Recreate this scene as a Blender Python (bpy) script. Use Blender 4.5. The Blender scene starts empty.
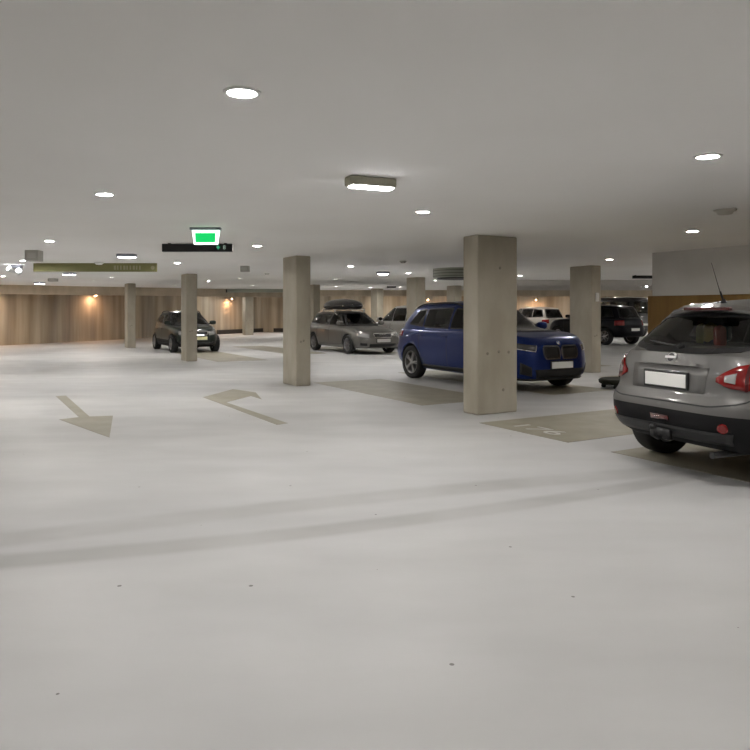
import bpy, bmesh, math, random
from mathutils import Vector, Matrix
from mathutils.bvhtree import BVHTree
random.seed(4)
PI = math.pi
COL = bpy.context.scene.collection
EYE, CEIL, F = 1.45, 2.50, 700.0
CX, HY = 375.0, 310.5

# ------------------------------------------------------------------ survey: points of the floor / ceiling plane
def fl(px, py, z=0.0):
    Y = F*(EYE-z)/(py-HY); return Vector(((px-CX)*Y/F, Y, z))
def ce(px, py, z=CEIL):
    Y = F*(z-EYE)/(HY-py); return Vector(((px-CX)*Y/F, Y, z))
def azv(a):
    a = math.radians(a); return Vector((math.sin(a), math.cos(a), 0))

# ------------------------------------------------------------------ materials
MATS = {}
def mat(name, col, rough=.5, metal=0., coat=0., emit=None, es=0., spec=.5):
    if name in MATS: return MATS[name]
    m = bpy.data.materials.new(name); m.use_nodes = True
    b = m.node_tree.nodes['Principled BSDF']
    b.inputs['Base Color'].default_value = (*col, 1); b.inputs['Roughness'].default_value = rough
    b.inputs['Metallic'].default_value = metal; b.inputs['Coat Weight'].default_value = coat
    b.inputs['Coat Roughness'].default_value = .06
    b.inputs['Specular IOR Level'].default_value = spec
    if emit:
        b.inputs['Emission Color'].default_value = (*emit, 1); b.inputs['Emission Strength'].default_value = es
    MATS[name] = m; return m
def noisy(name, col, col2, scale=3., rough=.7, vec=(1, 1, 1), detail=6., bump=0., lo=.35, hi=.65):
    m = mat(name, col, rough); nt = m.node_tree; N = nt.nodes; L = nt.links; b = N['Principled BSDF']
    tc = N.new('ShaderNodeTexCoord'); mp = N.new('ShaderNodeMapping'); mp.inputs['Scale'].default_value = vec
    L.new(tc.outputs['Object'], mp.inputs['Vector'])
    n = N.new('ShaderNodeTexNoise'); n.inputs['Scale'].default_value = scale; n.inputs['Detail'].default_value = detail
    L.new(mp.outputs[0], n.inputs['Vector'])
    r = N.new('ShaderNodeMapRange'); r.inputs['From Min'].default_value = lo; r.inputs['From Max'].default_value = hi
    L.new(n.outputs['Fac'], r.inputs['Value'])
    mx = N.new('ShaderNodeMix'); mx.data_type = 'RGBA'
    mx.inputs['A'].default_value = (*col, 1); mx.inputs['B'].default_value = (*col2, 1)
    L.new(r.outputs[0], mx.inputs['Factor']); L.new(mx.outputs['Result'], b.inputs['Base Color'])
    if bump:
        bp = N.new('ShaderNodeBump'); bp.inputs['Strength'].default_value = bump; bp.inputs['Distance'].default_value = .01
        L.new(n.outputs['Fac'], bp.inputs['Height']); L.new(bp.outputs[0], b.inputs['Normal'])
    return m
def paint(name, col, metal=.55, rough=.34):
    m = mat(name, col, rough, metal, .42, spec=.3); nt = m.node_tree; N = nt.nodes; L = nt.links; b = N['Principled BSDF']
    n = N.new('ShaderNodeTexNoise'); n.inputs['Scale'].default_value = 900
    tc = N.new('ShaderNodeTexCoord'); L.new(tc.outputs['Object'], n.inputs['Vector'])
    r = N.new('ShaderNodeMapRange'); r.inputs['To Min'].default_value = rough-.05; r.inputs['To Max'].default_value = rough+.07
    L.new(n.outputs['Fac'], r.inputs['Value']); L.new(r.outputs[0], b.inputs['Roughness'])
    return m

def floor_material():
    m = mat('floor_paint', (.66, .65, .64), .42); nt = m.node_tree; N = nt.nodes; L = nt.links; b = N['Principled BSDF']
    tc = N.new('ShaderNodeTexCoord'); sep = N.new('ShaderNodeSeparateXYZ'); L.new(tc.outputs['Object'], sep.inputs[0])
    def M(op, a, c=None, clamp=False):
        n = N.new('ShaderNodeMath'); n.operation = op; n.use_clamp = clamp
        for i, v in enumerate((a, c)):
            if v is None: continue
            if isinstance(v, (int, float)): n.inputs[i].default_value = v
            else: L.new(v, n.inputs[i])
        return n.outputs[0]
    def noise(scale, detail=5, vec=(1, 1, 1), lo=.3, hi=.7):
        mp = N.new('ShaderNodeMapping'); mp.inputs['Scale'].default_value = vec; L.new(tc.outputs['Object'], mp.inputs[0])
        n = N.new('ShaderNodeTexNoise'); n.inputs['Scale'].default_value = scale; n.inputs['Detail'].default_value = detail
        L.new(mp.outputs[0], n.inputs['Vector'])
        r = N.new('ShaderNodeMapRange'); r.inputs['From Min'].default_value = lo; r.inputs['From Max'].default_value = hi
        L.new(n.outputs['Fac'], r.inputs['Value']); return r.outputs[0]
    X, Y = sep.outputs[0], sep.outputs[1]
    wob = noise(1.1, 4, (1, 1, 1), .2, .8)
    def track(a, bb, c, w):
        cur = M('ADD', M('ADD', a, M('MULTIPLY', X, bb)), M('MULTIPLY', M('MULTIPLY', X, X), c))
        d = M('ABSOLUTE', M('SUBTRACT', Y, cur)); r = N.new('ShaderNodeMapRange'); r.interpolation_type = 'SMOOTHSTEP'
        r.inputs['From Min'].default_value = w*.55; r.inputs['From Max'].default_value = w*1.35
        r.inputs['To Min'].default_value = 1; r.inputs['To Max'].default_value = 0
        L.new(d, r.inputs['Value']); return r.outputs[0]
    t2 = M('MULTIPLY', track(4.75, .4037, .0347, .14), M('ADD', .25, M('MULTIPLY', noise(1.3, 3, (.6, .6, 1)), .9)))
    t1 = M('MULTIPLY', track(5.44, .385, -.0192, .18), M('ADD', .2, M('MULTIPLY', noise(1.6, 3, (.6, .6, 1)), .75)))
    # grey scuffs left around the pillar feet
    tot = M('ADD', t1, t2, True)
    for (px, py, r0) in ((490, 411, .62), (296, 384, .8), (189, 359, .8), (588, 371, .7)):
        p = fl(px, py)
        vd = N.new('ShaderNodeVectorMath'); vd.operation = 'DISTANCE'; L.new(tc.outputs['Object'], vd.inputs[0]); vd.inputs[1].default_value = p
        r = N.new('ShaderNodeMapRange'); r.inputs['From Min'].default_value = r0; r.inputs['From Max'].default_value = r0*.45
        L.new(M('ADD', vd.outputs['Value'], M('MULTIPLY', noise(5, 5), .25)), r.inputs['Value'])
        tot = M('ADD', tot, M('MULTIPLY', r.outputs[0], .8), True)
    big = noise(.33, 4, (1, 1, 1)); mid = noise(1.6, 7, (.5, 1.2, 1)); fine = noise(55, 3, (1, 1, 1), .2, .8)
    vo = N.new('ShaderNodeTexVoronoi'); vo.voronoi_dimensions = '2D'; vo.inputs['Scale'].default_value = 1.35; L.new(tc.outputs['Object'], vo.inputs['Vector'])
    sc_ = N.new('ShaderNodeSeparateColor'); L.new(vo.outputs['Color'], sc_.inputs[0])
    spk = M('MULTIPLY', M('LESS_THAN', vo.outputs['Distance'], M('MULTIPLY', sc_.outputs[1], .016)), M('LESS_THAN', sc_.outputs[0], .45))
    def mixc(fac, A, B):
        mx = N.new('ShaderNodeMix'); mx.data_type = 'RGBA'; L.new(fac, mx.inputs['Factor'])
        for k, v in (('A', A), ('B', B)):
            if isinstance(v, tuple): mx.inputs[k].default_value = (*v, 1)
            else: L.new(v, mx.inputs[k])
        return mx.outputs['Result']
    c = mixc(big, (.515, .515, .52), (.585, .58, .57))
    c = mixc(M('MULTIPLY', mid, .5), c, (.45, .45, .445))
    c = mixc(M('MULTIPLY', fine, .15), c, (.5, .495, .48))
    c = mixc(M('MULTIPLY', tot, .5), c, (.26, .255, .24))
    c = mixc(M('MULTIPLY', spk, .8), c, (.1, .09, .08))
    L.new(c, b.inputs['Base Color'])
    L.new(M('ADD', .42, M('MULTIPLY', mid, .16)), b.inputs['Roughness'])
    b.inputs['Specular IOR Level'].default_value = .35
    return m

def timber_wall_material():
    m = mat('timber_formed_concrete', (.4, .33, .25), .8); nt = m.node_tree; N = nt.nodes; L = nt.links; b = N['Principled BSDF']
    tc = N.new('ShaderNodeTexCoord')
    def nz(vec, sc, det):
        mp = N.new('ShaderNodeMapping'); mp.inputs['Scale'].default_value = vec; L.new(tc.outputs['Object'], mp.inputs[0])
        n = N.new('ShaderNodeTexNoise'); n.inputs['Scale'].default_value = sc; n.inputs['Detail'].default_value = det
        L.new(mp.outputs[0], n.inputs['Vector']); return n.outputs['Fac']
    a = nz((2.2, 2.2, .14), 1.0, 8); bb = nz((1, 1, .35), .55, 4)
    r = N.new('ShaderNodeValToRGB'); e = r.color_ramp.elements
    e[0].position = .3; e[0].color = (.13, .105, .07, 1); e[1].position = .7; e[1].color = (.56, .50, .38, 1)
    x = r.color_ramp.elements.new(.48); x.color = (.33, .275, .19, 1)
    L.new(a, r.inputs[0])
    r2 = N.new('ShaderNodeValToRGB'); e = r2.color_ramp.elements
    e[0].position = .35; e[0].color = (.50, .48, .44, 1); e[1].position = .6; e[1].color = (.54, .41, .27, 1); L.new(bb, r2.inputs[0])
    mx = N.new('ShaderNodeMix'); mx.data_type = 'RGBA'; mx.inputs['Factor'].default_value = .35
    L.new(r.outputs[0], mx.inputs['A']); L.new(r2.outputs[0], mx.inputs['B']); L.new(mx.outputs['Result'], b.inputs['Base Color'])
    return m

FLOOR = floor_material(); TIMBER = timber_wall_material()
CEILM = noisy('ceiling_render', (.86, .845, .82), (.91, .90, .88), .35, .9, detail=3)
WHITE = noisy('white_plaster', (.60, .58, .55), (.66, .64, .61), 1.5, .85)
OCHRE = noisy('ochre_board', (.215, .115, .025), (.26, .145, .035), 2.0, .55, (4, 4, .5))
BAND = noisy('beige_beam', (.42, .36, .27), (.54, .46, .35), 1.2, .8, (2, 2, .6))
GREYBEAM = noisy('grey_beam', (.50, .48, .45), (.58, .56, .53), 1.0, .8)
CONC = noisy('column_concrete', (.355, .32, .25), (.445, .41, .335), 1.6, .72, (1.5, 1.5, .7), 8, .25)
BAY = noisy('bay_paint', (.28, .26, .195), (.335, .31, .24), 3.0, .5, detail=8)
MARKW = mat('marking_white', (.60, .59, .56), .5)
DARKTRIM = mat('dark_trim', (.03, .025, .02), .6)
BLACK = mat('black_plastic', (.012, .012, .013), .5)
RUBBER = mat('tyre_rubber', (.014, .014, .014), .75)
CAVITY = mat('dark_interior', (.01, .01, .011), .8)
SEAT = mat('seat_fabric', (.035, .034, .033), .8)
RIM = mat('alloy', (.36, .36, .37), .3, .9)
DISC = mat('brake_grey', (.06, .06, .06), .5, .6)
CHROME = mat('chrome', (.75, .75, .75), .15, 1.0)
PLATE = mat('plate_white', (.95, .95, .92), .35)
PLATEY = mat('plate_pale_yellow', (.93, .88, .55), .35)
REDL = mat('red_lens', (.20, .008, .008), .15, 0, .4)
REDD = mat('dark_red_lens', (.07, .006, .008), .2, 0, 1.0)
CLEAR = mat('headlamp_lens', (.42, .42, .42), .12, .4, 1.0)
CLEARD = mat('headlamp_dark', (.07, .07, .075), .1, .2, 1.0)
ORANGE = mat('amber_lens', (.7, .2, .02), .2, 0, 1.0)
HOUSE = mat('lamp_housing', (.42, .40, .31), .5)
HOUSEB = mat('lamp_housing_grey', (.30, .31, .36), .5)
TRIMW = mat('lamp_trim_white', (.80, .80, .78), .4)
def glass_mat(name='tinted_glass', dens=.72):
    m = bpy.data.materials.new(name); m.use_nodes = True; nt = m.node_tree; N = nt.nodes; L = nt.links
    N.remove(N['Principled BSDF']); out = N['Material Output']
    t = N.new('ShaderNodeBsdfTransparent'); t.inputs[0].default_value = (1-dens+.02, 1-dens+.03, 1-dens, 1)
    g = N.new('ShaderNodeBsdfGlossy'); g.inputs['Roughness'].default_value = .02; g.inputs[0].default_value = (.9, .9, .9, 1)
    fr = N.new('ShaderNodeFresnel'); fr.inputs['IOR'].default_value = 1.5
    mx = N.new('ShaderNodeMixShader'); L.new(fr.outputs[0], mx.inputs[0]); L.new(t.outputs[0], mx.inputs[1]); L.new(g.outputs[0], mx.inputs[2])
    L.new(mx.outputs[0], out.inputs[0]); MATS[name] = m; return m
GLASS = glass_mat(); GLASSC = glass_mat('clear_glass', .35)
LAMP = mat('lamp_glow', (1, 1, 1), .5, emit=(1.0, .965, .925), es=410)
LAMPFAR = mat('panel_glow', (1, 1, 1), .5, emit=(.93, .95, 1.0), es=48)
LAMP2 = mat('lamp_glow_row', (1, 1, 1), .5, emit=(1.0, .965, .925), es=530)
LAMPW = mat('warm_glow', (1, 1, 1), .5, emit=(1.0, .58, .33), es=650)
SPOTG = mat('spot_glow', (1, 1, 1), .5, emit=(.95, .97, 1.0), es=14)

# ------------------------------------------------------------------ object helpers
def link(name, me, m=None, parent=None):
    o = bpy.data.objects.new(name, me); COL.objects.link(o)
    if m is not None: me.materials.append(m)
    if parent: o.parent = parent
    return o
def obj(name, bm, m, parent=None, smooth=False):
    me = bpy.data.meshes.new(name); bmesh.ops.recalc_face_normals(bm, faces=bm.faces[:]); bm.to_mesh(me); bm.free()
    if smooth:
        for p in me.polygons: p.use_smooth = True
    return link(name, me, m, parent)
def thing(name, label, cat, loc=(0, 0, 0), rz=0, group=None):
    o = bpy.data.objects.new(name, None); COL.objects.link(o); o.location = loc; o.rotation_euler = (0, 0, rz); o.empty_display_size = .2
    return tag(o, label, cat, group)
def tag(o, label, cat, group=None):
    o['label'] = label; o['category'] = cat
    if group: o['group'] = group
    return o
def struct(o, label=None):
    o['kind'] = 'structure'
    if label: o['label'] = label
    return o
def dup(root, loc, rz, label, group=None):
    r = root.copy(); COL.objects.link(r); r.location = loc; r.rotation_euler = (0, 0, rz); r['label'] = label
    if group: r['group'] = group
    for ch in list(root.children):
        c = ch.copy(); COL.objects.link(c); c.parent = r
        for g in ch.children:
            d = g.copy(); COL.objects.link(d); d.parent = c
    return r
def box(bm, lo, hi, M=None, bev=0):
    vs = [bm.verts.new(Vector((x, y, z))) for x in (lo[0], hi[0]) for y in (lo[1], hi[1]) for z in (lo[2], hi[2])]
    fs = [(0, 1, 3, 2), (4, 6, 7, 5), (0, 4, 5, 1), (2, 3, 7, 6), (0, 2, 6, 4), (1, 5, 7, 3)]
    F_ = [bm.faces.new([vs[i] for i in f]) for f in fs]
    if bev:
        es = set(e for f in F_ for e in f.edges)
        r = bmesh.ops.bevel(bm, geom=list(es), offset=bev, segments=2, affect='EDGES', profile=.5)
        vs = list(set(v for f in r['faces'] for v in f.verts) | set(v for v in vs if v.is_valid))
    if M is not None:
        for v in vs: v.co = M @ v.co
    return bm
def prism(bm, pts, z0, z1, M=None):
    a = [bm.verts.new((p[0], p[1], z0)) for p in pts]; b = [bm.verts.new((p[0], p[1], z1)) for p in pts]; n = len(pts)
    bm.faces.new(a[::-1]); bm.faces.new(b)
    for i in range(n): bm.faces.new((a[i], a[(i+1) % n], b[(i+1) % n], b[i]))
    if M is not None:
        for v in a+b: v.co = M @ v.co
def lathe(bm, prof, n=24, M=None, close=True):      # prof: (r, h) around local Z
    rings = []
    for r, h in prof:
        if r < 1e-5: rings.append([bm.verts.new((0, 0, h))])
        else: rings.append([bm.verts.new((r*math.cos(2*PI*i/n), r*math.sin(2*PI*i/n), h)) for i in range(n)])
    for A, B in zip(rings, rings[1:]):
        for i in range(n):
            j = (i+1) % n
            if len(A) == 1 and len(B) == 1: continue
            if len(A) == 1: bm.faces.new((A[0], B[i], B[j]))
            elif len(B) == 1: bm.faces.new((A[i], A[j], B[0]))
            else: bm.faces.new((A[i], A[j], B[j], B[i]))
    if M is not None:
        for R in rings:
            for v in R: v.co = M @ v.co
def tube(bm, pts, r, n=8, taper=None):
    pts = [Vector(p) for p in pts]; rings = []
    for i, p in enumerate(pts):
        d = (pts[min(i+1, len(pts)-1)]-pts[max(i-1, 0)]).normalized()
        up = Vector((0, 0, 1)) if abs(d.z) < .9 else Vector((1, 0, 0))
        a = d.cross(up).normalized(); b = d.cross(a)
        rr = r if taper is None else r+(taper-r)*i/(len(pts)-1)
        rings.append([bm.verts.new(p+a*rr*math.cos(2*PI*k/n)+b*rr*math.sin(2*PI*k/n)) for k in range(n)])
    for A, B in zip(rings, rings[1:]):
        for k in range(n): bm.faces.new((A[k], A[(k+1) % n], B[(k+1) % n], B[k]))
    bm.faces.new(rings[0][::-1]); bm.faces.new(rings[-1])
def interp(tab, x):
    if x <= tab[0][0]: return tab[0][1]
    for (a, va), (b, vb) in zip(tab, tab[1:]):
        if x <= b:
            t = (x-a)/(b-a) if b > a else 0
            return va+(vb-va)*t
    return tab[-1][1]
def smooth_tab(tab, n=40):                           # Catmull style rounding of a table
    lo, hi = tab[0][0], tab[-1][0]; w = (hi-lo)/14
    out = []
    for i in range(n+1):
        x = lo+(hi-lo)*i/n
        if i in (0, n): out.append((x, interp(tab, x))); continue
        ww = min(w, x-lo, hi-x)
        out.append((x, sum(interp(tab, x+ww*k) for k in (-1, -.5, 0, .5, 1))/5))
    return out
def resample(pts, n):
    pts = [Vector((*p, 0)) for p in pts]
    if len(pts) == 1: return [pts[0].xy]*n
    d = [0]
    for a, b in zip(pts, pts[1:]): d.append(d[-1]+(b-a).length)
    out = []
    for i in range(n):
        s = d[-1]*i/(n-1)
        for k in range(len(pts)-1):
            if s <= d[k+1]+1e-9:
                t = (s-d[k])/(d[k+1]-d[k]) if d[k+1] > d[k] else 0
                out.append(pts[k].lerp(pts[k+1], t).xy); break
        else: out.append(pts[-1].xy)
    return out

# ------------------------------------------------------------------ room shell
def quad_wall(name, a, b, z0, z1, th, m, side=1, label=None):
    a, b = Vector(a), Vector(b); d = (b-a).normalized(); n = Vector((-d.y, d.x))*side*th
    bm = bmesh.new(); prism(bm, [a, b, b+n, a+n], z0, z1)
    return struct(obj(name, bm, m), label)
bm = bmesh.new(); prism(bm, [(-40, -10), (30, -10), (30, 50), (-40, 50)], -.3, 0); struct(obj('floor', bm, FLOOR), 'pale grey painted garage floor with faint tyre tracks')
bm = bmesh.new(); prism(bm, [(-40, -10), (30, -10), (30, 50), (-40, 50)], CEIL, CEIL+.3); struct(obj('ceiling', bm, CEILM), 'low white rendered garage ceiling')
WP = Vector((-7.6, 47.0)); dW = Vector((math.sin(math.radians(23.5)), math.cos(math.radians(23.5))))
WA = WP-dW*62
quad_wall('wall_left', WA, WP, 0, CEIL, .3, TIMBER, 1, 'brown streaked board-marked wall running away on the left')
quad_wall('wall_far', (-7.6, 47), (30, 47), 0, CEIL, .3, TIMBER, 1, 'brown streaked board-marked wall at the far end')
quad_wall('wall_right', (24, 47), (24, -8), 0, CEIL, .3, WHITE, 1)
quad_wall('wall_back', (24, -8), (-35, -8), 0, CEIL, .3, WHITE, 1)
# dark skirting at the foot of the far walls
bm = bmesh.new(); prism(bm, [(-6.8, 46.9), (14, 46.9), (14, 46.99), (-6.8, 46.99)], .0, .26); struct(obj('baseboard_far', bm, DARKTRIM))
c0 = WP-dW*5; bm = bmesh.new(); n_ = Vector((dW.y, -dW.x)); prism(bm, [c0+n_*.01, WP+n_*.01, WP+n_*.1, c0+n_*.1], 0, .26); struct(obj('baseboard_left', bm, DARKTRIM))
# hanging beams
quad_wall('trim_1', (-17.0, 27.2), (-4.8, 36.0), 2.13, CEIL-.001, .35, BAND, 1, 'beige hanging beam in front of the far left wall')
quad_wall('trim_2', (-4.8, 36.0), (17.5, 36.0), 2.19, CEIL-.001, .35, BAND, 1, 'beige hanging beam before the far wall')
quad_wall('trim_3', (3.2, 24.1), (15.5, 24.1), 2.30, CEIL-.001, .3, GREYBEAM, 1, 'grey hanging beam right of the thick front pillar')
quad_wall('trim_4', (3.6, 30.1), (17.0, 30.1), 2.33, CEIL-.001, .3, GREYBEAM, 1, 'second grey hanging beam behind the first')
# right enclosure: white bulkhead above an ochre panel wall
A0 = Vector((5.05, 12.75)); dA = Vector((.5, -.866)); nA = Vector((.866, .5))
bm = bmesh.new(); prism(bm, [A0, A0+dA*12, A0+dA*12+nA*3, A0+nA*3], 1.715, CEIL-.001); struct(obj('wall_white_upper', bm, WHITE), 'plain white upper wall behind the silver car')
B0 = A0-dA*.12+nA*.03
bm = bmesh.new(); prism(bm, [B0, B0+dA*12.1, B0+dA*12.1+nA*2.9, B0+nA*2.9], 0, 1.713); struct(obj('wall_ochre_lower', bm, OCHRE), 'ochre lower wall behind the silver car')

# ------------------------------------------------------------------ columns
def column(px, py, ls, lr, label, ztop=CEIL):
    """px,py: near corner foot in the survey; ls = size of the face turned left, lr = of the face turned right"""
    c = fl(px, py); u = azv(-30)*ls; v = azv(60)*lr
    ctr = c+u/2+v/2
    root = thing('concrete_column', label, 'pillar', (ctr.x, ctr.y, 0), math.radians(30), None)
    bm = bmesh.new(); box(bm, (-lr/2, -ls/2, 0), (lr/2, ls/2, ztop), None, .02)
    obj('shaft', bm, CONC, root)
    for k, (x, z) in enumerate(((-.18, .85), (0.02, .87), (.2, .86), (.1, .33), (.04, 2.05))):
        if lr < .5: 
            if k > 1: break
            x *= .3
        b2 = bmesh.new(); lathe(b2, [(0, .006), (.017, .006), (.022, 0)], 12, Matrix.Translation((x, -ls/2, z)) @ Matrix.Rotation(PI/2, 4, 'X'))
        obj('tie_hole_plug', b2, mat('plug_grey', (.27, .245, .2), .8), root)
    return root
column(477.5, 415.5, .33, .72, 'thick pale concrete pillar in front of the blue car')
column(296, 386.5, .66, .31, 'concrete pillar right of the bent floor arrow')
column(186.5, 361.5, .60, .31, 'concrete pillar standing before the dark green hatchback')
cr = column(592, 373, .70, .30, 'concrete pillar between the blue car nose and the black car')
column(127.5, 348, .60, .31, 'narrow distant pillar standing left of the dark green hatchback')
column(417, 356.8, .62, .32, 'concrete pillar rising behind the rear of the blue car')
column(377, 341, .60, .35, 'distant pillar between the roof box car and the white car')
column(455, 345, .6, .35, 'distant pillar half hidden behind the thick front pillar')
column(313.5, 346.5, .55, .30, 'distant pillar peeping out beside the pillar at the bent arrow')
column(245.5, 335.2, .55, .5, 'pale far pillar near the warm wall light')
bm = bmesh.new(); c = fl(592, 373); box(bm, (-.05, -.03, 1.66), (.05, .0, 1.86), Matrix.Translation((c.x+.13, c.y+.06, 0)) @ Matrix.Rotation(math.radians(30), 4, 'Z'), .01)
for f in (0,): obj('notice_plate', bm, MARKW, None)
o = bpy.data.objects['notice_plate']; tag(o, 'small pale notice plate fixed to the pillar beside the black car', 'sign')

# ------------------------------------------------------------------ floor markings
def marking(name, pts, label, m=BAY, cat='floor marking', th=.003, group=None):
    bm = bmesh.new(); c = sum((Vector((p[0], p[1])) for p in pts), Vector((0, 0)))/len(pts)
    prism(bm, [(p[0]-c.x, p[1]-c.y) for p in pts], 0, th); o = obj(name, bm, m); o.location = (c.x, c.y, 0)
    return tag(o, label, cat, group)
def rect(corner, a1, l1, a2, l2):
    c = Vector(corner[:2]); u = azv(a1).xy*l1; v = azv(a2).xy*l2; return [c, c+u, c+u+v, c+v]
nb = 'bay_marking'
marking(nb, rect(fl(422, 405.5), -30, 3.9, 60, 1.55), 'beige painted bay strip left of the thick front pillar')
marking(nb, rect(fl(552, 395), -30, 5.0, 60, 1.5), 'beige painted bay strip under the blue car')
marking(nb, rect(fl(568, 442.6), -30, 1.55, 60, 4.6), 'beige painted bay strip with a white number, beside the silver car')
marking(nb, rect(fl(611, 452)+azv(150)*1.6, -30, 1.6, 60, 4.4), 'beige painted bay strip under the silver car')
marking(nb, rect(fl(268, 360), -30, 5.5, -120, 1.5), 'beige painted bay strip under the dark green hatchback')
marking(nb, rect(Vector((-2.75, 23.0)), -30, 6.0, 60, 1.3), 'beige painted bay strip left of the grey estate car')
marking(nb, rect(Vector((-.35, 23.2)), -30, 4.9, 60, 1.4), 'beige painted bay strip under the grey estate car')
marking(nb, rect(Vector((4.9, 17.6)), -30, 4.5, 60, 1.5), 'beige painted bay strip behind the pillar at the blue car nose')
marking(nb, rect(fl(598, 377), 60, 1.6, 150, 1.5), 'short beige painted strip behind the low black trolley')
a1 = [(56, 396.3), (66, 395.7), (89.5, 416.6), (113, 415.8), (109.5, 437.6), (59.5, 419.6), (79, 417.2)]
marking('floor_arrow', [fl(*p) for p in a1], 'beige floor arrow pointing down right with a straight shaft')
a2 = [(203, 397.3), (233, 389.2), (255.7, 392.5), (261.7, 399.3), (251, 396), (226.3, 402.4), (287.7, 423.3), (277, 424.9), (222, 404.2)]
marking('floor_arrow', [fl(*p) for p in a2], 'beige bent floor arrow turning left with a long thin shaft')
def text_mesh(txt, size, name, m, parent=None, th=.002):
    cu = bpy.data.curves.new(name, 'FONT'); cu.body = txt; cu.size = size; cu.extrude = th; cu.align_x = 'CENTER'; cu.align_y = 'CENTER'
    t = bpy.data.objects.new('t', cu); COL.objects.link(t); bpy.context.view_layer.update()
    me = bpy.data.meshes.new_from_object(t.evaluated_get(bpy.context.evaluated_depsgraph_get())); bpy.data.objects.remove(t); me.materials.clear()
    return link(name, me, m, parent)
o = text_mesh('176', .46, 'bay_number', MARKW); p = fl(537, 429.5); o.location = (p.x, p.y, .0058); o.rotation_euler = (0, 0, math.radians(-60)); o.scale = (1.25, .8, 1)
tag(o, 'white painted bay number on the beige strip beside the silver car', 'floor marking')

# ------------------------------------------------------------------ cars
def plan_curve(nf, nr, n):
    pts = []
    K = 4000
    for i in range(K):
        u = 2*PI*i/K; c, s = math.cos(u), math.sin(u); e = 2/(nf if c >= 0 else nr)
        pts.append(Vector((math.copysign(abs(c)**e, c), .42*math.copysign(abs(s)**e, s))))
    pts.append(pts[0]); d = [0]
    for a, b in zip(pts, pts[1:]): d.append(d[-1]+(b-a).length)
    out = []; k = 0
    for i in range(n):
        s = d[-1]*i/n
        while d[k+1] < s: k += 1
        t = (s-d[k])/(d[k+1]-d[k]); p = pts[k].lerp(pts[k+1], t); out.append((p.x, p.y/.42))
    return out

def car_mesh(P, which):
    """lower shell ('L') or greenhouse ('G') as closed bmesh; returns bmesh"""
    bm = bmesh.new(); n = 112 if P.get('fine') else 72
    if which == 'L':
        plan = plan_curve(P['nf'], P['nr'], n); ts = P['tl']
        fx, rx, sy = P['fprof'], P['rprof'], P['sprof']; XF, XR, HW = P['xf'], P['xr'], P['hw']
        zb, zt = P['zbot'], P['zsh']; crown = P.get('crown', .05); k0 = -1
    else:
        plan = plan_curve(P.get('gnf', 4), P.get('gnr', 5), n); ts = [0, .08, .2, .35, .5, .65, .8, .9, .96, 1.0]
        fx, rx, sy = P['gf'], P['gr'], P['gs']; XF, XR, HW = 0, 0, 0
        zb, zt = [(-9, P['gz0']), (9, P['gz0'])], P['zroof']; crown = P.get('rcrown', .05)
    def pos(cx, sy_, t, s=1.0):
        if which == 'L':
            xf = XF-interp(fx, t); xr = XR-interp(rx, t); hw = HW-interp(sy, t)
        else: xf = interp(fx, t); xr = interp(rx, t); hw = interp(sy, t)
        x = cx*(xf if cx > 0 else xr)*s if which == 'L' else (xf+xr)/2*cx*s+(xf-xr)/2
        if which == 'L': pass
        y = sy_*hw*s
        fade = 1.0
        z1 = interp(zt, x)+crown*(1-(y/max(hw, .01))**2)*min(1., max(0., min(((XF if which == 'L' else xf)-x), (x+(XR if which == 'L' else xr)))/.35))
        z0 = interp(zb, x)
        return Vector((x, y, z0+(z1-z0)*t))
    rings = [[bm.verts.new(pos(cx, sy_, t)) for cx, sy_ in plan] for t in ts]
    for s in (.985, .95, .88, .78, .65, .5, .35, .2, .08): rings.append([bm.verts.new(pos(cx, sy_, 1.0, s)) for cx, sy_ in plan])
    mi = []
    for k, (A, B) in enumerate(zip(rings, rings[1:])):
        for i in range(n):
            j = (i+1) % n; f = bm.faces.new((A[i], A[j], B[j], B[i])); f.smooth = True
            if which == 'L' and k < len(ts)-1 and ts[k+1] <= P.get('clad', -1)+1e-6: f.material_index = 2
    bm.faces.new(rings[-1])
    f = bm.faces.new(rings[0][::-1]); f.material_index = 1
    bmesh.ops.recalc_face_normals(bm, faces=bm.faces[:])
    return bm

def boolean(base, cutters):
    """base: object; cut and return a new mesh"""
    for c in cutters:
        md = base.modifiers.new('b', 'BOOLEAN'); md.operation = 'DIFFERENCE'; md.object = c; md.solver = 'EXACT'
    bpy.context.view_layer.update()
    me = bpy.data.meshes.new_from_object(base.evaluated_get(bpy.context.evaluated_depsgraph_get()))
    base.modifiers.clear(); old = base.data; base.data = me
    for c in cutters: bpy.data.objects.remove(c)
    return base

def tmp(bm, mats):
    me = bpy.data.meshes.new('tmp'); bmesh.ops.recalc_face_normals(bm, faces=bm.faces[:]); bm.to_mesh(me); bm.free()
    o = bpy.data.objects.new('tmp', me); COL.objects.link(o)
    for m in mats: me.materials.append(m)
    return o

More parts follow.
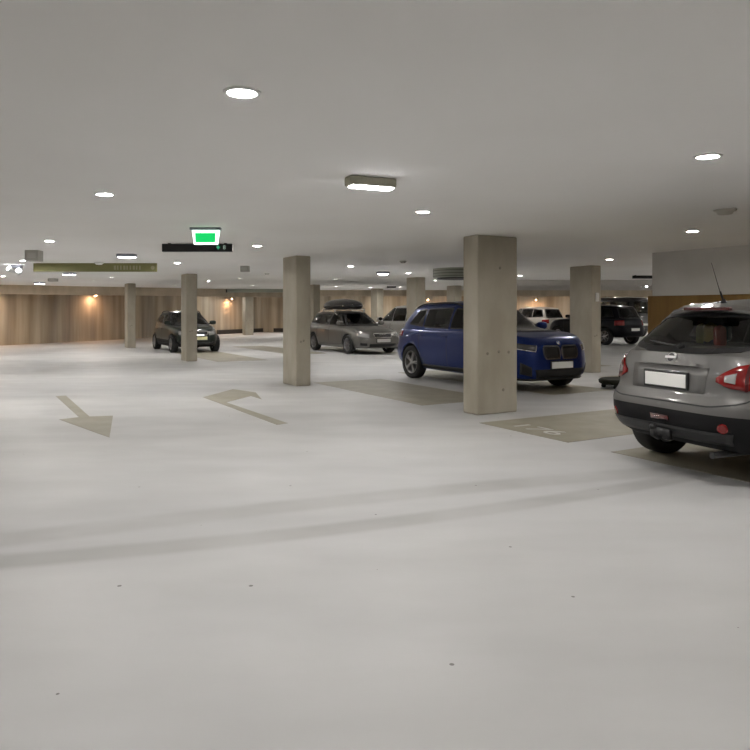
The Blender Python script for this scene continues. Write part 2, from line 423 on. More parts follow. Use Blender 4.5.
class Car:
    def __init__(s, P, name, label, cat, loc, az, paintm, clad=None):
        s.P = P; s.root = thing(name, label, cat, (loc[0], loc[1], 0), math.radians(90-az)); s.paint = paintm
        mats = [paintm, CAVITY, clad or mat('cladding', (.010, .010, .011), .7, spec=.2)]
        bl, bg = car_mesh(P, 'L'), car_mesh(P, 'G')
        vs = []; fs = []
        for b in (bl, bg):
            off = len(vs); b.verts.index_update()
            vs += [v.co.copy() for v in b.verts]; fs += [[off+v.index for v in f.verts] for f in b.faces]
        s.bvh = BVHTree.FromPolygons(vs, fs)
        L, G = tmp(bl, mats), tmp(bg, mats)
        # wheel arches
        cut = []; hwb = P['wb']/2; R = P['R']
        for x in (hwb, -hwb):
            for sd in (1, -1):
                b = bmesh.new(); lathe(b, [(0, 0), (R*1.13, 0), (R*1.13, .42), (0, .42)], 40, Matrix.Translation((x, sd*(P['hw']+.12), R*1.02)) @ Matrix.Rotation(sd*PI/2, 4, 'X'))
                for f in b.faces: f.material_index = 1
                cut.append(tmp(b, mats))
        # cabin hollow: lengthwise and crosswise prisms of the window shapes
        z0, z1 = P['gz0'], P['cutz']
        def prismcut(o, poly, axis, lo, hi):
            b = bmesh.new()
            if axis == 'y': prism(b, poly, lo, hi, Matrix(((1, 0, 0, 0), (0, 0, 1, 0), (0, 1, 0, 0), (0, 0, 0, 1))))
            else: prism(b, poly, lo, hi, Matrix(((0, 0, 1, 0), (1, 0, 0, 0), (0, 1, 0, 0), (0, 0, 0, 1))))
            for f in b.faces: f.material_index = 1
            return tmp(b, mats)
        gc = []
        for w in P['side']: gc.append(prismcut(G, s.inset(w[0]+w[1][::-1], .02), 'y', -1.2, 1.2))
        fw, rw = P['wind'], P['rearw']
        mid = P.get('midx', 0)
        gc.append(prismcut(G, s.inset(fw[0]+fw[1][::-1], .03), 'x', mid, 3)); gc.append(prismcut(G, s.inset(rw[0]+rw[1][::-1], .03), 'x', -3, mid+.01))
        boolean(L, cut); boolean(G, gc)
        bm = bmesh.new(); bm.from_mesh(L.data); bm.from_mesh(G.data)
        # body and cladding as separate meshes
        me = bpy.data.meshes.new('body'); 
        def split(keep, nm):
            b = bm.copy(); bmesh.ops.delete(b, geom=[f for f in b.faces if (f.material_index == 2) != keep], context='FACES')
            if not b.faces: b.free(); return None
            m_ = bpy.data.meshes.new(nm); b.to_mesh(m_); b.free(); o = link(nm, m_, None, s.root)
            for m in mats: m_.materials.append(m)
            return o
        s.body = split(False, 'body'); split(True, 'bumper_cladding'); bm.free()
        for o in (L, G): bpy.data.objects.remove(o)
        # glazing
        for w in P['side']:
            for sd in (1, -1): s.patch('side_window', sd*90, w[0], w[1], 6, 10, .004, GLASS)
        s.patch('windscreen', 0, fw[0], fw[1], 8, 14, .005, GLASSC)
        s.rg = s.patch('rear_window', 180, [(-a, b) for a, b in rw[0]], [(-a, b) for a, b in rw[1]], 8, 14, .005, P.get('rglass', GLASS))
        # black gaskets
        for w in P['side']:
            for sd in (1, -1): s.seam('window_frame', sd*90, w[0]+w[1][::-1]+[w[0][0]], .026, .007, BLACK)
        s.seam('windscreen_frame', 0, fw[0]+fw[1][::-1]+[fw[0][0]], .04, .008, BLACK)
        s.seam('rear_window_frame', 180, [(-a, b) for a, b in (rw[0]+rw[1][::-1]+[rw[0][0]])], .04, .008, BLACK)
        s.wheels(); s.cabin()
    def inset(s, poly, d):
        c = [sum(p[i] for p in poly)/len(poly) for i in (0, 1)]; out = []
        for p in poly:
            v = Vector((p[0]-c[0], p[1]-c[1])); l = v.length; v *= (l-d)/l; q = (c[0]+v.x, c[1]+v.y)
            if not out or (Vector(out[-1])-Vector(q)).length > 1e-3: out.append(q)
        return out
    def hit(s, phi, a, z):
        ph = math.radians(phi); e = Vector((math.cos(ph), math.sin(ph), 0)); p = Vector((-math.sin(ph), math.cos(ph), 0))
        if abs(phi) == 90: p = Vector((1, 0, 0))          # on the sides, coordinates are car x
        pv = Vector((0, 0, 0)) if abs(phi) == 90 else Vector((2.1 if math.cos(ph) > 0 else -2.1, 0, 0))
        o = pv+e*5+p*a+Vector((0, 0, z)); r = s.bvh.ray_cast(o, -e)
        if r[0] is None: r = s.bvh.find_nearest(pv+p*a+Vector((0, 0, z)))
        n = r[1]; n = n if n.dot(e) > 0 else -n
        return r[0], n
    def patch(s, name, phi, bot, top, nr, nc, off, m, parent=None, th=.02):
        B, T = resample(bot, nc+1), resample(top, nc+1); bm = bmesh.new(); g = []; back = []
        for r in range(nr+1):
            row = []; rb = []
            for c in range(nc+1):
                q = B[c].lerp(T[c], r/nr); h, n = s.hit(phi, q.x, q.y)
                row.append(bm.verts.new(h+n*off)); rb.append(h-n*(th-off) if r in (0, nr) or c in (0, nc) else None)
            g.append(row); back.append(rb)
        for r in range(nr):
            for c in range(nc):
                f = bm.faces.new((g[r][c], g[r][c+1], g[r+1][c+1], g[r+1][c])); f.smooth = True
        loop = [(0, c) for c in range(nc)]+[(r, nc) for r in range(nr)]+[(nr, c) for c in range(nc, 0, -1)]+[(r, 0) for r in range(nr, 0, -1)]
        if th > 0 and 'glass' not in m.name:
            bv = [bm.verts.new(back[r][c]) for r, c in loop]
            for i in range(len(loop)):
                j = (i+1) % len(loop); bm.faces.new((g[loop[i][0]][loop[i][1]], g[loop[j][0]][loop[j][1]], bv[j], bv[i]))
        return obj(name, bm, m, parent or s.root)
    def seam(s, name, phi, pts, w, off, m, step=.05, parent=None):
        L = sum((Vector(b)-Vector(a)).length for a, b in zip(pts, pts[1:])); n = max(3, int(L/step)); q = resample(pts, n+1); bm = bmesh.new(); pr = None
        closed = (Vector(pts[0])-Vector(pts[-1])).length < 1e-6
        for i in range(n+1):
            ip, im = (i+1 if i < n else (1 if closed else n)), (i-1 if i > 0 else (n-1 if closed else 0))
            d = (q[ip]-q[im]).normalized(); nn = Vector((-d.y, d.x))*w/2
            a, na = s.hit(phi, *(q[i]+nn)); b, nb_ = s.hit(phi, *(q[i]-nn))
            cur = [bm.verts.new(a-na*.006), bm.verts.new(a+na*off), bm.verts.new(b+nb_*off), bm.verts.new(b-nb_*.006)]
            if pr:
                for k in range(3): bm.faces.new((pr[k], pr[k+1], cur[k+1], cur[k]))
            pr = cur
        return obj(name, bm, m, parent or s.root)
    def wheels(s):
        P = s.P; R = P['R']; w = .215; tr = P['track']/2; rr = R*.70
        for x in (P['wb']/2, -P['wb']/2):
            for sd in (1, -1):
                M = Matrix.Translation((x, sd*tr, R)) @ Matrix.Rotation(-sd*PI/2, 4, 'X')   # local +z = outwards
                bm = bmesh.new()
                lathe(bm, [(rr, -w/2), (R*.93, -w/2), (R*.985, -w*.42), (R, -w*.3), (R, w*.3), (R*.985, w*.42), (R*.93, w*.5), (rr*1.06, w*.5), (rr*.99, w*.42), (rr*.97, -w/2), (rr, -w/2)], 40, M)
                t = obj('wheel', bm, RUBBER, s.root, True)
                bm = bmesh.new(); lathe(bm, [(rr*.99, w*.40), (rr*.95, w*.44), (rr*.90, w*.38), (rr*.88, -w*.3), (rr*.95, -w*.3), (rr*.985, w*.2)], 40, M)
                ns = P.get('spokes', 5)
                for k in range(ns):
                    for dd in P.get('spoke_off', (0,)):
                        ang = 2*PI*k/ns+dd
                        K = M @ Matrix.Rotation(ang, 4, 'Z'); hw_ = rr*P.get('spoke_w', .13)
                        prism(bm, [(rr*.12, -hw_*.9), (rr*.93, -hw_*.65), (rr*.93, hw_*.65), (rr*.12, hw_*.9)], w*.22, w*.36, K)
                lathe(bm, [(0, w*.40), (rr*.14, w*.40), (rr*.22, w*.36), (rr*.22, w*.15)], 20, M)
                obj('rim', bm, P.get('rimmat', RIM), t)
                bm = bmesh.new(); lathe(bm, [(0, w*.06), (rr*.62, w*.06), (rr*.62, -.02), (rr*.9, -.03)], 24, M); obj('brake_disc', bm, DISC, t)
    def cabin(s):
        P = s.P; z0 = P['gz0']
        for x, nm in ((P.get('seatx', -.15), 'front_seat'), (P.get('rseatx', -1.0), 'rear_seat')):
            for y in (-.36, .36):
                bm = bmesh.new(); box(bm, (x-.07, y-.24, z0-.15), (x+.06, y+.24, z0+.12), None, .03); box(bm, (x-.05, y-.12, z0+.15), (x+.04, y+.12, z0+.31), None, .03)
                box(bm, (x-.01, y-.06, z0+.08), (x+.01, y-.04, z0+.18)); box(bm, (x-.01, y+.04, z0+.08), (x+.01, y+.06, z0+.18))
                obj(nm, bm, SEAT, s.root)
    def mirror(s, x, z, m=None):
        for sd in (1, -1):
            bm = bmesh.new(); h, n = s.hit(sd*90, x, z)
            bmesh.ops.create_uvsphere(bm, u_segments=16, v_segments=10, radius=1)
            for v in bm.verts:
                c = v.co.copy(); v.co = Vector((x+math.copysign(abs(c.x)**.7, c.x)*.075+.02, h.y+sd*.15+math.copysign(abs(c.y)**.7, c.y)*.115, z+.06+math.copysign(abs(c.z)**.7, c.z)*.075))
            tube(bm, [(x, h.y-sd*.03, z), (x+.01, h.y+sd*.08, z+.03)], .022)
            mo = obj('wing_mirror', bm, m or s.paint, s.root, True)
            bm = bmesh.new(); lathe(bm, [(0, .0), (.09, .0), (.095, .012)], 16, Matrix.Translation((x-.062, h.y+sd*.15, z+.06)) @ Matrix.Rotation(-PI/2, 4, 'Y') @ Matrix.Diagonal((.7, 1, 1, 1))); obj('mirror_glass', bm, CHROME, mo)
    def handles(s, xs, z, m=None):
        for sd in (1, -1):
            for x in xs:
                h, n = s.hit(sd*90, x, z); bm = bmesh.new(); box(bm, (x-.1, h.y+sd*.012-.014, z-.014), (x+.1, h.y+sd*.012+.018, z+.014), None, .008); obj('door_handle', bm, m or s.paint, s.root)
    def doors(s, polys):
        for sd in (1, -1):
            for pl in polys: s.seam('door_seam', sd*90, pl, .009, .0025, BLACK, .06)
    def plate(s, phi, a, z, w, h, m=PLATE):
        o, n = s.hit(phi, a, z); e = 1 if phi == 0 else -1
        t = Vector((0, 1, 0)); up = Vector((0, 0, 1)); x = o.x+e*.012
        bm = bmesh.new(); box(bm, (x-.015, o.y-w/2-.02, z-h/2-.02), (x+.008, o.y+w/2+.02, z+h/2+.02), None, .006); p = obj('number_plate_holder', bm, BLACK, s.root)
        bm = bmesh.new(); box(bm, (x+e*.012-.006, o.y-w/2, z-h/2), (x+e*.012+.006, o.y+w/2, z+h/2), None, .003); obj('number_plate', bm, m, p)
    def rails(s, x0, x1, y, m, h=.045):
        for sd in (1, -1):
            pts = []; 
            for i in range(13):
                t = i/12; x = x0+(x1-x0)*t; r = s.bvh.ray_cast(Vector((x, sd*y, 4)), Vector((0, 0, -1)))
                pts.append((x, sd*y, r[0].z+h*min(1, 6*min(t, 1-t))-.004))
            bm = bmesh.new(); tube(bm, pts, .016); obj('roof_rail', bm, m, s.root, True)
    def roundel(s, phi, a, z, r, m, name='badge'):
        o, n = s.hit(phi, a, z); q = n.to_track_quat('Z', 'Y').to_matrix().to_4x4(); bm = bmesh.new()
        lathe(bm, [(0, .006), (r*.8, .006), (r, .0), (r, -.01)], 20, Matrix.Translation(o+n*.004) @ q); return obj(name, bm, m, s.root), Matrix.Translation(o+n*.004) @ q

def params(**k):
    P = dict(nf=4.5, nr=7, tl=[0, .05, .12, .2, .3, .4, .5, .6, .7, .78, .85, .91, .95, .98, 1], fprof=[(0, .10), (.12, .02), (.35, 0), (.6, .02), (.8, .06), (.93, .12), (1, .22)],
             rprof=[(0, .14), (.12, .03), (.3, 0), (.5, .01), (.57, .05), (1, .12)], sprof=[(0, .10), (.08, .05), (.2, .02), (.5, .0), (.8, .015), (.92, .035), (.97, .06), (1, .10)],
             crown=.05, rcrown=.05, gnf=4, gnr=5)
    P.update(k)
    for q in ('zbot', 'zsh', 'zroof', 'gf', 'gr', 'gs', 'fprof', 'rprof', 'sprof'):
        P[q] = smooth_tab(P[q]) if q in ('zsh', 'zroof', 'zbot', 'fprof', 'sprof') else P[q]
    return P
def std_sides(x0, x1, x2, x3, zb, zt, slopef, sloper, xb=None):
    """front door window, rear door window, optional quarter; x from front to rear"""
    front = ([(x0, zb), (x1+.03, zb+.01)], [(x0-slopef, zt-.03), (x1+.05, zt)])
    rear = ([(x1-.05, zb+.01), (x2, zb+.02)], [(x1-.03, zt), (x2+.02, zt-.01)])
    out = [front, rear]
    if x3 is not None: out.append(([(x2-.07, zb+.03), (x3, zb+.07)], [(x2-.05, zt-.01), (x3+sloper, zt-.05)]))
    return out

# ---- silver crossover seen from behind (right foreground)
SILVER = paint('silver_paint', (.155, .152, .146), .55, .48)
Pq = params(fine=1, wb=2.63, R=.345, track=1.55, hw=.89, xf=2.17, xr=2.145, nf=4.2, nr=5.6, zbot=[(-2.2, .33), (-1.7, .26), (1.7, .24), (2.2, .26)],
            zsh=[(-2.2, 1.06), (-1.2, 1.07), (.9, 1.03), (1.5, .97), (2.0, .86), (2.2, .78)], tl=[0, .05, .12, .2, .3, .36, .38, .42, .46, .5, .55, .6, .65, .7, .78, .85, .91, .95, .98, 1], clad=.38,
            rprof=[(0, .20), (.06, .10), (.16, .03), (.30, .0), (.38, 0), (.42, .0), (.50, .02), (.56, .075), (.62, .085), (.8, .10), (1, .17)],
            gf=[(0, 1.25), (1, .35)], gr=[(0, 2.00), (.3, 1.85), (1, 1.42)], gs=[(0, .84), (.5, .755), (.85, .66), (1, .57)], gz0=1.0,
            zroof=[(-1.7, 1.45), (-1.2, 1.50), (-.3, 1.55), (.4, 1.535)], rcrown=.045, cutz=1.5, gnr=5.5, midx=.1,
            side=std_sides(.95, -.05, -1.0, -1.42, 1.08, 1.45, .45, .12), wind=([(-.68, 1.08), (.68, 1.08)], [(-.55, 1.50), (.55, 1.50)]),
            rearw=([(-.70, 1.19), (-.58, 1.125), (-.3, 1.10), (.3, 1.10), (.58, 1.125), (.70, 1.19)], [(-.56, 1.385), (-.40, 1.405), (0, 1.415), (.40, 1.405), (.56, 1.385)]), rglass=GLASSC, spokes=5)
q = Car(Pq, 'crossover_car', 'silver crossover car seen from behind, white rear plate, parked by the ochre wall', 'car', (0, 0), 67, SILVER)
QH = azv(67); q.root.location = Vector((2.53, 6.15, 0))+QH*2.1
q.patch('tail_lamp', 180, [(-.875, .84), (-.78, .80), (-.60, .82), (-.50, .865)], [(-.86, 1.06), (-.80, 1.055), (-.62, .99), (-.50, .90)], 5, 10, .014, REDL)
q.patch('tail_lamp', 180, [(.875, .84), (.78, .80), (.60, .82), (.50, .865)], [(.86, 1.06), (.80, 1.055), (.62, .99), (.50, .90)], 5, 10, .014, REDL)
for sg in (-1, 1):
    q.patch('reversing_lamp', 180, [(sg*.64, .855), (sg*.57, .87)], [(sg*.64, .94), (sg*.57, .915)], 3, 4, .019, CLEAR)
    q.seam('lamp_divider', 180, [(sg*.70, .80), (sg*.69, 1.03)], .018, .018, REDD)
    o, M = q.roundel(180, sg*.60, .50, .042, REDL, 'fog_lamp') if True else None
q.patch('centre_fog_lamp', 180, [(-.10, .50), (.10, .50)], [(-.10, .545), (.10, .545)], 2, 4, .008, REDD)
q.patch('bumper_insert', 180, [(-.62, .36), (.62, .36)], [(-.66, .46), (.66, .46)], 3, 14, .010, BLACK)
q.patch('plate_recess', 180, [(-.40, .755), (.40, .755)], [(-.42, .97), (.42, .97)], 3, 10, .004, SILVER)
q.plate(180, 0, .845, .46, .115, PLATE)
q.seam('tailgate_seam', 180, [(-.83, 1.12), (-.79, 1.05), (-.80, .80), (-.70, .70), (-.5, .665), (.5, .665), (.70, .70), (.80, .80), (.79, 1.05), (.83, 1.12)], .012, .003, BLACK)
q.seam('tailgate_handle', 180, [(-.30, .985), (.30, .985)], .028, .014, SILVER)
BADGE = mat('badge_silver', (.45, .45, .45), .45, .6)
o, M = q.roundel(180, 0, 1.035, .052, BADGE)
bm = bmesh.new(); box(bm, (-.062, -.011, .006), (.062, .011, .013), M @ Matrix.Rotation(PI/2, 4, 'Z') if False else M); obj('badge_bar', bm, BADGE, o)
bm = bmesh.new(); lathe(bm, [(0, .0), (.037, .0), (.037, .010), (0, .010)], 16, M); obj('badge_field', bm, DISC, o)
# roof spoiler with high brake lamp, wiper, antenna, tow ball, exhaust
bm = bmesh.new()
rows = []
for i in range(13):
    y = -.50+1.0*i/12; dz = -.05*(y/.50)**2; sw = .10*(y/.50)**2
    rows.append([bm.verts.new(p) for p in ((-1.28, y*.97, 1.528+dz), (-1.45, y, 1.505+dz), (-1.58+sw, y*1.02, 1.474+dz), (-1.58+sw, y*1.02, 1.448+dz), (-1.44, y, 1.42+dz))])
for A, B in zip(rows, rows[1:]):
    for k in range(4): bm.faces.new((A[k], A[k+1], B[k+1], B[k]))
    bm.faces.new((A[4], A[0], B[0], B[4]))
bm.faces.new(rows[0]); bm.faces.new(rows[-1][::-1]); sp = obj('roof_spoiler', bm, SILVER, q.root)
bm = bmesh.new(); box(bm, (-1.597, -.25, 1.450), (-1.55, .25, 1.477), None, .006); obj('brake_lamp', bm, REDD, sp)
bm = bmesh.new(); pv = [q.hit(180, y, z) for y, z in ((0, 1.11), (-.1, 1.118), (-.25, 1.13), (-.4, 1.145))]
tube(bm, [h+n*.03 for h, n in pv], .009); lathe(bm, [(0, .045), (.03, .04), (.035, 0)], 12, Matrix.Translation(pv[0][0]) @ pv[0][1].to_track_quat('Z', 'Y').to_matrix().to_4x4()); obj('rear_wiper', bm, BLACK, q.root)
r = q.bvh.ray_cast(Vector((-1.33, 0.03, 4)), Vector((0, 0, -1)))[0]
bm = bmesh.new(); lathe(bm, [(.045, -.01), (.04, .015), (.02, .04), (.012, .06), (0, .06)], 14, Matrix.Translation(r)); tube(bm, [r+Vector((0, 0, .03)), r+Vector((-.045, 0, .13))], .009)
an = obj('antenna_base', bm, BLACK, q.root, True)
bm = bmesh.new(); tube(bm, [r+Vector((-.045, 0, .12)), r+Vector((-.155, 0, .39))], .0045, 6, .0025); obj('antenna_rod', bm, DARKTRIM, an)
bm = bmesh.new(); tube(bm, [(-1.9, 0, .36), (-2.16, 0, .34), (-2.22, 0, .37), (-2.22, 0, .42)], .02); bmesh.ops.create_uvsphere(bm, u_segments=14, v_segments=10, radius=.028, matrix=Matrix.Translation((-2.22, 0, .44))); box(bm, (-2.13, -.09, .33), (-2.09, .09, .42)); obj('tow_ball', bm, BLACK, q.root, True)
bm = bmesh.new(); tube(bm, [(-1.6, -.5, .27), (-2.08, -.5, .27)], .028); obj('exhaust_pipe', bm, DISC, q.root)
q.rails(-1.5, .25, .60, SILVER, .03); q.mirror(.78, 1.08); q.handles((-.15, -1.05), .93)
q.doors([[(1.0, 1.02), (.98, .35), (-.02, .33), (-.06, 1.03)], [(-.06, 1.03), (-.02, .33), (-.85, .33), (-1.0, .7), (-1.02, 1.05)]])
for sg in (-1, 1): q.patch('head_lamp', sg*28, [(sg*.42, .66), (sg*.80, .70)], [(sg*.42, .78), (sg*.82, .86)], 4, 8, .01, CLEAR)
q.patch('grille', 0, [(-.40, .62), (.40, .62)], [(-.44, .74), (.44, .74)], 4, 10, .01, BLACK); q.plate(0, 0, .45, .5, .11, PLATE)
for y0, y1, z0, z1, c_ in ((.42, .53, 1.10, 1.32, (.35, .34, .10)), (.31, .43, 1.10, 1.33, (.6, .45, .12)), (.21, .32, 1.08, 1.31, (.5, .08, .05)), (.28, .44, 1.04, 1.18, (.06, .06, .06))):
    bm = bmesh.new(); box(bm, (-1.16, y0, z0), (-1.05, y1, z1), None, .05); obj('coloured_item', bm, mat('cover_%d' % int(c_[0]*100), c_, .8), q.root)  # simplified coloured shapes set behind the rear window

# ---- blue SUV behind the thick pillar
BLUE = paint('blue_paint', (.006, .024, .14), .35, .27); BLUE.node_tree.nodes['Principled BSDF'].inputs['Coat Weight'].default_value = .35
Pb = params(fine=1, wb=2.67, R=.35, track=1.58, hw=.91, xf=2.20, xr=2.24, nf=5.6, nr=6, zbot=[(-2.3, .34), (-1.7, .25), (1.6, .22), (2.2, .22)],
            zsh=[(-2.3, 1.05), (-1.2, 1.06), (.8, 1.07), (1.35, 1.06), (1.9, .99), (2.1, .94), (2.25, .87)], fprof=[(0, .12), (.1, .03), (.35, 0), (.6, .02), (.8, .04), (.93, .08), (1, .18)],
            gf=[(0, 1.25), (1, .35)], gr=[(0, 2.12), (.35, 2.02), (1, 1.66)], gs=[(0, .85), (.5, .77), (.85, .68), (1, .59)], gz0=1.0,
            zroof=[(-1.8, 1.53), (-1.2, 1.58), (-.3, 1.61), (.4, 1.58)], rcrown=.045, cutz=1.5, midx=.1,
            side=std_sides(.93, -.02, -.92, -1.52, 1.09, 1.49, .48, .26), wind=([(-.70, 1.08), (.70, 1.08)], [(-.56, 1.53), (.56, 1.53)]),
            rearw=([(-.62, 1.12), (.62, 1.12)], [(-.54, 1.46), (.54, 1.46)]), spokes=5, spoke_off=(-.13, .13), spoke_w=.07, rimmat=mat('alloy_dark', (.38, .38, .38), .35, .8))
b = Car(Pb, 'sport_utility_car', 'blue metallic compact off-road car half hidden by the thick concrete pillar', 'car', (2.2, 14.27), 150, BLUE)
for sg in (-1, 1):
    y0, y1 = sg*.025, sg*.40
    b.patch('grille', 0, [(y0+sg*.02, .60), (y1-sg*.03, .61)], [(y0, .81), (y1, .81)], 5, 6, .014, BLACK)
    b.seam('grille_surround', 0, [(y0+sg*.02, .60), (y0, .66), (y0, .78), (y0+sg*.03, .82), (y1-sg*.02, .82), (y1, .78), (y1, .67), (y1-sg*.04, .60), (y0+sg*.02, .60)], .02, .020, mat('dark_chrome', (.22, .22, .23), .3, .9))
    b.patch('head_lamp', 30*sg, [(sg*.46, .73), (sg*.80, .78)], [(sg*.45, .83), (sg*.82, .88)], 4, 8, .012, CLEARD)
    b.seam('lamp_trim', 30*sg, [(sg*.45, .83), (sg*.46, .73), (sg*.80, .78), (sg*.82, .88)], .014, .016, CHROME)
    b.patch('side_intake', 22*sg, [(sg*.56, .30), (sg*.76, .34)], [(sg*.58, .46), (sg*.76, .54)], 4, 6, .008, BLACK)
    b.patch('tail_lamp', sg*135, [(-sg*.86, .90), (-sg*.50, .86)], [(-sg*.84, 1.01), (-sg*.50, 1.0)], 4, 8, .012, REDL)
b.patch('lower_intake', 0, [(-.52, .27), (.52, .27)], [(-.58, .42), (.58, .42)], 4, 12, .008, BLACK)
b.patch('front_splitter', 0, [(-.75, .235), (.75, .235)], [(-.75, .262), (.75, .262)], 1, 12, .02, BLACK)
b.plate(0, 0, .49, .50, .115, PLATE)
o, M = b.roundel(0, 0, .875, .04, CHROME)
for k in range(4):
    bm = bmesh.new(); prism(bm, [(0, 0)]+[(.031*math.cos(k*PI/2+t*PI/12), .031*math.sin(k*PI/2+t*PI/12)) for t in range(7)], .005, .009, M); obj('badge_quarter', bm, (PLATE, mat('badge_blue', (.02, .12, .5), .3))[k % 2], o)
b.rails(-1.55, .3, .62, BLACK, .04); b.mirror(.74, 1.09); b.handles((-.13, -1.0), .93)
b.doors([[(1.0, 1.03), (1.0, .35), (0, .33), (-.04, 1.04)], [(-.04, 1.04), (0, .33), (-.85, .33), (-1.02, .72), (-1.03, 1.05)]])
for sd in (1, -1): b.patch('sill_strip', sd*90, [(.92, .27), (-.92, .27)] if sd > 0 else [(-.92, .27), (.92, .27)], [(.92, .34), (-.92, .34)] if sd > 0 else [(-.92, .34), (.92, .34)], 2, 12, .01, BLACK)

# ---- estate and saloon family
def estate_params(**k):
    d = dict(wb=2.65, R=.315, track=1.52, hw=.88, xf=2.30, xr=2.30, nf=5.0, nr=6, zbot=[(-2.3, .30), (-1.6, .20), (1.6, .19), (2.3, .22)],
             zsh=[(-2.3, .90), (-1.2, .92), (.8, .90), (1.3, .87), (1.9, .78), (2.3, .68)], gf=[(0, 1.15), (1, .22)], gr=[(0, 2.18), (1, 1.78)], gs=[(0, .82), (.5, .74), (.85, .64), (1, .55)], gz0=.86,
             zroof=[(-1.9, 1.33), (-1.2, 1.385), (-.3, 1.41), (.3, 1.39)], rcrown=.04, cutz=1.4, midx=.1,
             side=std_sides(.85, -.15, -1.0, -1.75, .95, 1.32, .50, .22), wind=([(-.68, .94), (.68, .94)], [(-.52, 1.35), (.52, 1.35)]),
             rearw=([(-.60, .95), (.60, .95)], [(-.50, 1.29), (.50, 1.29)]), spokes=7, spoke_w=.1)
    d.update(k); return params(**d)
def common(c, hz=.60, lz=.56, grw=.34, plate=PLATE, lampm=CLEAR, zs=.9, tail=True, ph=.42, pw=.5, hx=(-.2, -1.05), mx=.72, dx=(.98, -.06, -1.02)):
    for sg in (-1, 1):
        c.patch('head_lamp', 28*sg, [(sg*.40, lz-.01), (sg*.80, lz+.03)], [(sg*.38, lz+.12), (sg*.80, lz+.15)], 4, 8, .012, lampm)
        c.patch('fog_intake', 20*sg, [(sg*.50, .30), (sg*.72, .31)], [(sg*.50, .38), (sg*.72, .39)], 3, 6, .01, BLACK)
        if tail: c.patch('tail_lamp', sg*140, [(-sg*.80, zs-.25), (-sg*.42, zs-.25)], [(-sg*.80, zs-.06), (-sg*.42, zs-.04)], 4, 8, .012, REDL)
    c.patch('grille', 0, [(-grw*.9, lz), (grw*.9, lz)], [(-grw, lz+.12), (grw, lz+.12)], 4, 8, .012, BLACK)
    c.patch('lower_intake', 0, [(-.50, .27), (.50, .27)], [(-.50, .36), (.50, .36)], 3, 10, .01, BLACK)
    c.seam('grille_frame', 0, [(-grw*.9, lz), (grw*.9, lz), (grw, lz+.12), (-grw, lz+.12), (-grw*.9, lz)], .02, .018, CHROME)
    c.plate(0, 0, ph, pw, .11, plate); c.plate(180, 0, ph+.2, .5, .11, plate)
    c.mirror(mx, zs+.06); c.handles(hx, zs-.11)
    c.doors([[(dx[0], zs), (dx[0], .32), (dx[1]+.03, .30), (dx[1], zs)], [(dx[1], zs), (dx[1]+.03, .30), (dx[2]+.2, .30), (dx[2], .65), (dx[2], zs)]])
GREY = paint('grey_paint', (.155, .15, .138), .6, .33)
a = Car(estate_params(), 'estate_car', 'grey estate car carrying a black roof box, facing right', 'car', (-.86, 25.0), 150, GREY)
common(a, plate=mat('plate_dull', (.55, .55, .53), .4), ph=.46)
a.rails(-1.75, .1, .60, CHROME, .05)
for k in range(4):
    h, n = a.hit(0, (k-1.5)*.06, .66); bm = bmesh.new(); M = Matrix.Translation(h+n*.02) @ n.to_track_quat('Z', 'Y').to_matrix().to_4x4()
    lathe(bm, [(.032, 0), (.038, .006), (.042, 0), (.038, -.006), (.032, 0)], 16, M); obj('badge_ring', bm, CHROME, a.root)
for x in (-1.05, -.15):
    bm = bmesh.new(); box(bm, (x-.03, -.64, 1.475), (x+.03, .64, 1.50), None, .008)
    for y in (-.6, .6): box(bm, (x-.05, y-.035, 1.39), (x+.05, y+.035, 1.50), None, .01)
    obj('roof_bar', bm, CHROME, a.root)
# roof box lying on the bars
rb = thing('roof_box', 'glossy black roof box on the bars of the grey estate car', 'roof box', a.root.matrix_basis @ Vector((0, 0, 0)), 0)
rb.rotation_euler = a.root.rotation_euler; rb.location = a.root.location+Vector((0, 0, 1.502))
def boxshell(bm, z0, z1, lo):
    n = 40; pl = plan_curve(2.6, 3.2, n); rings = []
    K = 7
    for k in range(K+1):
        t = k/K; s = (1-(t**2.2))**.5 if not lo else .86+.14*math.sin(t*PI/2)
        rings.append([bm.verts.new((cx*1.17*s-.60, sy_*.43*max(s, .0), z0+(z1-z0)*t)) for cx, sy_ in pl] if s > .02 else [bm.verts.new((-.60, 0, z1))])
    for A, B in zip(rings, rings[1:]):
        for i in range(n):
            j = (i+1) % n
            if len(B) == 1: bm.faces.new((A[i], A[j], B[0]))
            else: bm.faces.new((A[i], A[j], B[j], B[i]))
    bm.faces.new(rings[0][::-1])
    if len(rings[-1]) > 1: bm.faces.new(rings[-1])
GLOSSBLK = mat('gloss_black', (.02, .02, .024), .15, 0, 1.0)
bm = bmesh.new(); boxshell(bm, .10, .38, False); obj('lid', bm, GLOSSBLK, rb, True)
bm = bmesh.new(); boxshell(bm, 0, .098, True); obj('tray', bm, BLACK, rb, True)
bm = bmesh.new(); box(bm, (.1, -.05, .09), (.16, .05, .13), Matrix.Translation((0, -.36, 0)), .008); obj('lock', bm, CHROME, rb)

